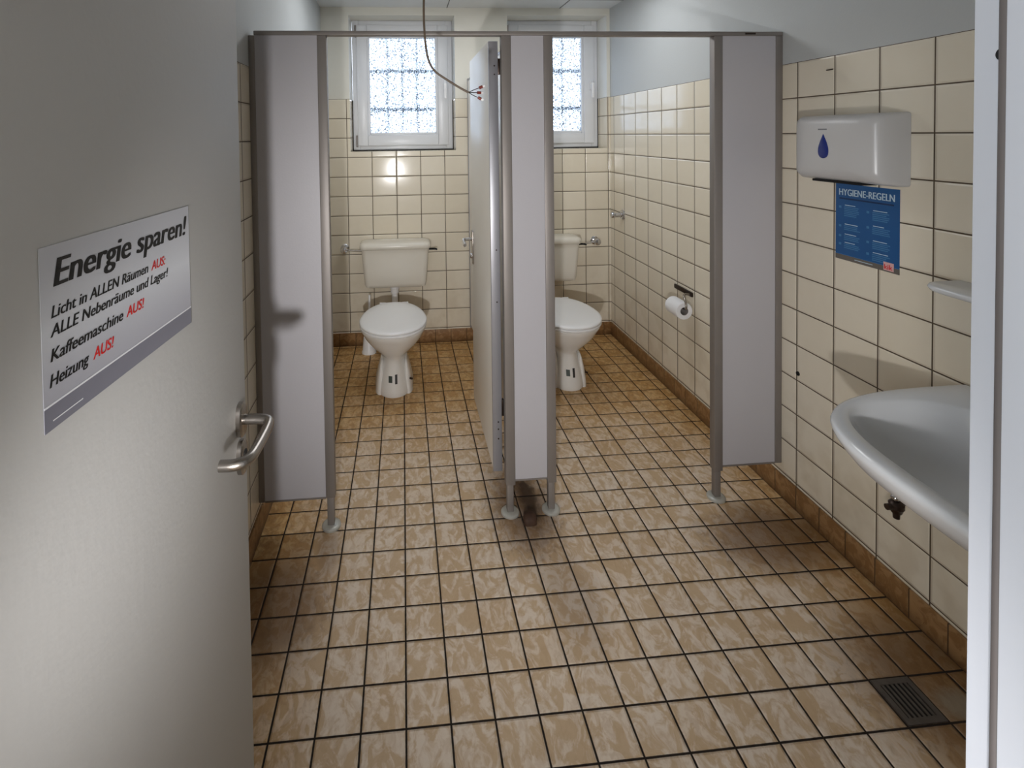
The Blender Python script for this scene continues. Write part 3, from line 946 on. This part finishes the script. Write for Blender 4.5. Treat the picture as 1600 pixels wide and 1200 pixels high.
# ------------------------------------------------------------------ paper towel dispenser
M['dispenser'] = simple('grey_white_dispenser_plastic', (196, 195, 195), 0.28, var=0.01)
pd = thing('paper_towel_dispenser', (XR, 1.66, 1.37), 'white plastic paper towel dispenser with blue drop window on the right wall', 'dispenser')
O = pd.location
def rr_yz(x, y0, y1, z0, z1, r, n=6, sag=0.0):
    pts = []
    for cy_, cz, a0 in ((y1 - r, z1 - r, 0), (y0 + r, z1 - r, 90), (y0 + r, z0 + r, 180), (y1 - r, z0 + r, 270)):
        for i in range(n + 1):
            a = math.radians(a0 + 90 * i / n)
            pts.append((x, cy_ + r * math.cos(a), cz + r * math.sin(a)))
    return pts
m = MB(O)
y0, y1 = 1.487, 1.838
m.loft([rr_yz(XR - .001, y0, y1, 1.366, 1.602, .010), rr_yz(XR - .030, y0, y1, 1.366, 1.602, .012), rr_yz(XR - .085, y0 + .002, y1 - .002, 1.374, 1.600, .020),
        rr_yz(XR - .105, y0 + .010, y1 - .010, 1.384, 1.594, .026), rr_yz(XR - .117, y0 + .030, y1 - .028, 1.398, 1.582, .030), rr_yz(XR - .123, y0 + .075, y1 - .070, 1.415, 1.566, .030), rr_yz(XR - .1235, y0 + .13, y1 - .12, 1.45, 1.53, .025)])
m.build('cover', 'dispenser', pd, angle=50)
m = MB(O).box(XR - .095, XR - .035, 1.565, 1.765, 1.3655, 1.3735)
m.build('paper_slot', 'black', pd, bevel=0.002)
m = MB(O)
n = 40
drop = []
for i in range(n):
    a = 2 * PI * i / n
    w_ = 0.030 * math.sin(a) * (math.sin(a / 2) ** 1.3)
    drop.append((1.682 + w_, 1.4925 + 0.042 * math.cos(a)))
s0 = [(XR - .119, y, z) for y, z in drop]
s1 = [(XR - .1255, y, z) for y, z in drop]
s2 = [(XR - .1270, 1.682 + (y - 1.682) * .85, 1.488 + (z - 1.488) * .88) for y, z in drop]
m.loft([s0, s1, s2])
m.build('level_window', 'blue', pd)['label'] = 'dark blue drop-shaped level window'
m = MB(O).box(XR - .1235, XR - .1185, 1.668, 1.706, 1.5485, 1.5535)
lg = m.build('printed_mark', 'grey_print', pd, smooth=False)
m = MB(O)
m.tube([(XR - .1195, 1.706 - 0.09 * i / 12, 1.558 + 0.012 * math.sin(PI * i / 12)) for i in range(13)], 0.0006, 6, 0)
m.build('mark_arc', 'grey_print', pd)

# ------------------------------------------------------------------ hygiene poster
py0, py1, pz0, pz1 = 1.5215, 1.7660, 1.0805, 1.3545
hp = thing('hygiene_poster', (XR, py1, pz0), 'blue hygiene rules poster stuck on tiles below the towel dispenser', 'poster')
O = Vector((XR, py1, pz0))
PW, PH = py1 - py0, pz1 - pz0
def pbox(a, b, c, d, mat, name, t=0.0016):
    """a..b along the poster from its left edge, c..d up from its bottom edge"""
    return MB(O).box(XR - t, XR - 0.0001, py1 - b, py1 - a, pz0 + c, pz0 + d).build(name, mat, hp, smooth=False)
pbox(0, PW, 0, PH, 'poster', 'sheet', 0.0010)
pbox(0, PW, 0, 0.018, 'poster_foot', 'footer_band', 0.0013)
pbox(0, PW, 0.018, 0.0192, 'poster_text', 'footer_line', 0.0014)
def on_poster(ax, az):
    return lambda x, y, z: (-0.0015 - z, -(ax + x), az + y)
text('headline', 'HYGIENE-REGELN', 'poster_head', hp, on_poster(0.0145, 0.2330), width=0.214, height=0.0235, bold=0.034)
pbox(0.016, 0.225, 0.2185, 0.2240, 'poster_dark', 'subtitle_line', 0.0013)
rnd = random.Random(3)
for col, rows in ((0.036, ((0.196, 6), (0.128, 3), (0.092, 3), (0.062, 3))), (0.148, ((0.192, 5), (0.140, 4), (0.090, 4), (0.050, 4)))):
    for z0, nl in rows:
        wd = 0.042 + 0.016 * rnd.random()
        pbox(col + 0.003, col + wd, z0 + 0.0012, z0 + 0.0034, 'poster_head', 'rule_heading', 0.0014)
        for k in range(nl):
            ww_ = 0.050 + 0.016 * rnd.random()
            pbox(col, col + ww_, z0 - 0.0062 * (k + 1), z0 - 0.0062 * (k + 1) + 0.0030, 'poster_text', 'rule_text', 0.0013)
        pbox(col - 0.022, col - 0.012, z0 - 0.010, z0 - 0.002, 'poster_text', 'rule_icon', 0.0013)
pbox(0.080, 0.150, 0.0085, 0.0105, 'poster_head', 'small_print', 0.0015)
pbox(0.190, 0.226, 0.0045, 0.0315, 'pink', 'logo_square', 0.0015)
text('logo_word', 'kik', 'red', hp, lambda x, y, z: (-0.0018 - z, -(0.1925 + x), 0.0085 + y), width=0.030, height=0.0165, bold=0.03)

# ------------------------------------------------------------------ wash basin, shelf, valve, drain
wb_ = thing('wash_basin', (XR, 0.925, 0.60), 'grey-white ceramic wash basin on the right wall beside the door frame', 'wash basin')
O = wb_.location
NB = 72
BC = Vector((1.285, 0.925))
def outer(s, ny=0.397, nx=0.577, n=3.3):
    """basin outline from the wall, shrunk towards the middle of the wall side"""
    pts = []
    for i in range(NB):
        a = 2 * PI * i / NB
        dx, dy = math.cos(a), math.sin(a)
        lo, hi = 0.0, 2.0
        for _ in range(40):
            k = (lo + hi) / 2
            px_, py_ = BC.x + dx * k, BC.y + dy * k
            u = (XR - px_) / nx
            inside = px_ <= XR - 0.0005 and (abs(u) ** n + abs((py_ - 0.925) / ny) ** n) <= 1
            lo, hi = (k, hi) if inside else (lo, k)
        px_, py_ = BC.x + dx * lo, BC.y + dy * lo
        pts.append((XR - 0.0005 - (XR - 0.0005 - px_) * s[0], 0.925 + (py_ - 0.925) * s[1]))
    return pts
def inner(sx, sy, cx=1.275):
    pts = []
    for i in range(NB):
        a = 2 * PI * i / NB
        c_, s_ = math.cos(a), math.sin(a)
        e = 2 / 2.7
        pts.append((cx + sx * math.copysign(abs(c_) ** e, c_), 0.925 + sy * math.copysign(abs(s_) ** e, s_)))
    return pts
m = MB(O)
secs = []
for z, s in ((.615, (.42, .30)), (.63, (.50, .42)), (.66, (.62, .60)), (.70, (.77, .77)), (.735, (.88, .88)), (.765, (.945, .945)), (.79, (.978, .978)), (.808, (.995, .995)), (.818, (1.0, 1.0)), (.825, (.994, .994)), (.828, (.98, .98))):
    secs.append([(x, y, z) for x, y in outer(s)])
for z, sx, sy in ((.826, .228, .345), (.820, .222, .338), (.80, .214, .328), (.76, .202, .31), (.72, .180, .27), (.69, .145, .20), (.672, .09, .11), (.665, .03, .03)):
    secs.append([(x, y, z) for x, y in inner(sx, sy)])
m.loft(secs)
m.build('bowl', 'ceramic_cool', wb_, angle=60)
m = MB(O).lathe((1.275, .925, .664), (0, 0, 1), [(0, .024), (.004, .024), (.006, .018), (.004, .004)], 20)
m.build('drain_ring', 'chrome', wb_)
m = MB(O)
m.lathe((1.53, .925, .826), (0, 0, 1), [(0, .026), (.01, .024), (.05, .018), (.075, .018)], 20)
m.tube([(1.53, .925, .88), (1.50, .925, .905), (1.44, .925, .905), (1.42, .925, .885)], .011, 12, 2)
m.lathe((1.53, .925, .90), (0, 0, 1), [(0, .014), (.012, .024), (.03, .022), (.034, .008)], 16)
m.build('tap', 'chrome', wb_)
m = MB(O).tube([(1.30, .925, .64), (1.30, .925, .50), (1.30, .925, .44), (1.36, .925, .41), (1.42, .925, .44), (1.48, .925, .46), (XR - .002, .925, .46)], .02, 14, 2)
m.build('waste_trap', 'chrome', wb_)

shf = thing('basin_shelf', (XR, 1.05, 1.105), 'narrow white ceramic shelf on the wall above the wash basin', 'shelf')
O = shf.location
def shelf_outline(z, g):
    pts = []
    y0, y1, dx, r = 0.74 + g, 1.345 - g, 0.135 - g, 0.06
    pts += [(XR - .0005, y0, z), (XR - .0005, y1, z)]
    for i in range(9):
        a = PI / 2 * i / 8
        pts.append((XR - dx + r - r * math.sin(a), y1 - r + r * math.cos(a), z))
    for i in range(9):
        a = PI / 2 * i / 8
        pts.append((XR - dx + r - r * math.cos(a), y0 + r - r * math.sin(a), z))
    return pts
MB(O).loft([shelf_outline(1.098, .010), shelf_outline(1.101, .003), shelf_outline(1.108, 0), shelf_outline(1.114, .002), shelf_outline(1.116, .006)]).build('shelf_board', 'ceramic_cool', shf, angle=50)

av = thing('angle_valve', (XR, 1.488, 0.366), 'small dark angle valve with chrome cap on the tiles below the wash basin', 'valve')
O = av.location
c = Vector((XR - 0.052, 1.475, 0.378))
MB(O).cyl((XR, 1.475, .378), (XR - .05, 1.475, .378), 0.011, seg=16).build('wall_pipe', 'dark_metal', av)
m = MB(O)
m.lathe(c + Vector((0, 0, -.050)), (0, 0, 1), [(0, .009), (.016, .010), (.018, .014), (.030, .018), (.034, .021), (.046, .021), (.052, .016), (.055, .010)], 14)
m.build('valve_body', 'dark_metal', av, angle=30)
MB(O).cyl(c + Vector((-.018, 0, -.012)), c + Vector((-.034, 0, -.012)), .009, seg=14).build('spindle', 'dark_metal', av)
MB(O).sphere(c + Vector((-.004, 0, .015)), .0125, 16, (1, 1, .9)).build('cap', 'chrome', av)

fd = thing('floor_drain', (1.339, 1.2576, 0), 'dark metal floor drain grating among the tiles near the door frame', 'floor drain')
O = Vector((1.339, 1.2576, 0.0))
x0, y0 = FX + 15 * FT, FY - 8 * FT
m = MB(O)
frame = 0.018
m.box(x0 + .003, x0 + FT - .003, y0 + .003, y0 + frame, 0.0, 0.003)
m.box(x0 + .003, x0 + FT - .003, y0 + FT - frame, y0 + FT - .003, 0.0, 0.003)
m.box(x0 + .003, x0 + frame, y0 + frame, y0 + FT - frame, 0.0, 0.003)
m.box(x0 + FT - frame, x0 + FT - .003, y0 + frame, y0 + FT - frame, 0.0, 0.003)
m.build('rim', 'iron', fd)
m = MB(O)
pw = (FT - 2 * frame)
for k in range(6):
    if k % 1 == 0:
        xx = x0 + frame + pw * (k + 0.5) / 6 
        m.box(xx - .0035, xx + .0035, y0 + frame, y0 + FT - frame, 0.0004, 0.0026)
m.build('grating', 'iron', fd)
MB(O).box(x0 + frame, x0 + FT - frame, y0 + frame, y0 + FT - frame, 0.0001, 0.0004).build('drain_pit', 'black', fd, smooth=False)

# ------------------------------------------------------------------ small things
wd = thing('floor_block', (0.483, 1.995, 0), 'small grimy dark brown block on the stained floor between the two middle post feet', 'block')
O = Vector((0.483, 1.995, 0))
m = MB(O)
def wsec(y, hw, h, x):
    return [(x + hw * c_, y, h * s_) for c_, s_ in ((1, 0), (1, .6), (.8, .9), (.3, 1), (-.3, .97), (-.8, .9), (-1, .6), (-1, 0))]
m.loft([wsec(1.970, .016, .012, .479), wsec(1.974, .023, .024, .480), wsec(1.985, .0265, .032, .481), wsec(2.00, .027, .034, .483), wsec(2.02, .025, .030, .486), wsec(2.04, .020, .016, .489)])
m.build('block_body', 'grime', wd, angle=50)

p = Vector((XR, 1.945, 0.566))
m = MB(p).lathe(p, (-1, 0, 0), [(0, .009), (.004, .008), (.006, .005), (.007, .001)], 12)
tag(m.build('wall_plug', 'black'), 'tiny black plug in a grout line below the towel dispenser', 'wall plug')
p = Vector((XR, 1.782, 1.772))
m = MB(p).cyl(p + Vector((.004, 0, 0)), p + Vector((-.022, .006, -.004)), .0022, seg=8)
tag(m.build('wall_nail', 'dark_metal'), 'small bent nail in the top tile row above the towel dispenser', 'nail')

hc = thing('hanging_cable', (0.10, 1.55, ZC), 'loose brown lamp cable hanging from the ceiling with bare connector ends', 'cable')
O = hc.location
# path points found at 1.55 m depth (same line in the room whatever the view)
cp = [(0.12, 1.55, ZC), (0.098, 1.55, 2.25), (0.076, 1.55, 2.03), (0.0665, 1.55, 1.93), (0.072, 1.55, 1.80), (0.090, 1.55, 1.745), (0.135, 1.55, 1.715), (0.175, 1.552, 1.690), (0.200, 1.552, 1.677)]
HC_PATH = cp
MB(O).tube(cp, 0.0034, 10, 3).build('sheath', 'cable', hc)
e = Vector(cp[-1])
for i, (dx, dz, dy) in enumerate(((.034, .014, 0), (.030, .0, .01), (.030, -.016, 0))):
    q = e + Vector((dx, dy, dz))
    w_ = MB(O).tube([e, e * .5 + q * .5 + Vector((0, 0, dz * .1)), q], 0.0012, 8, 1).build('core_wire', 'wire', hc)
    d_ = (q - e).normalized()
    c_ = MB(O).cyl(q - d_ * .002, q + d_ * .009, .0046, seg=10).build('connector', 'connector', w_)
    MB(O).cyl(q + d_ * .009, q + d_ * .016, .0036, seg=10).build('connector_tip', 'plastic', w_)
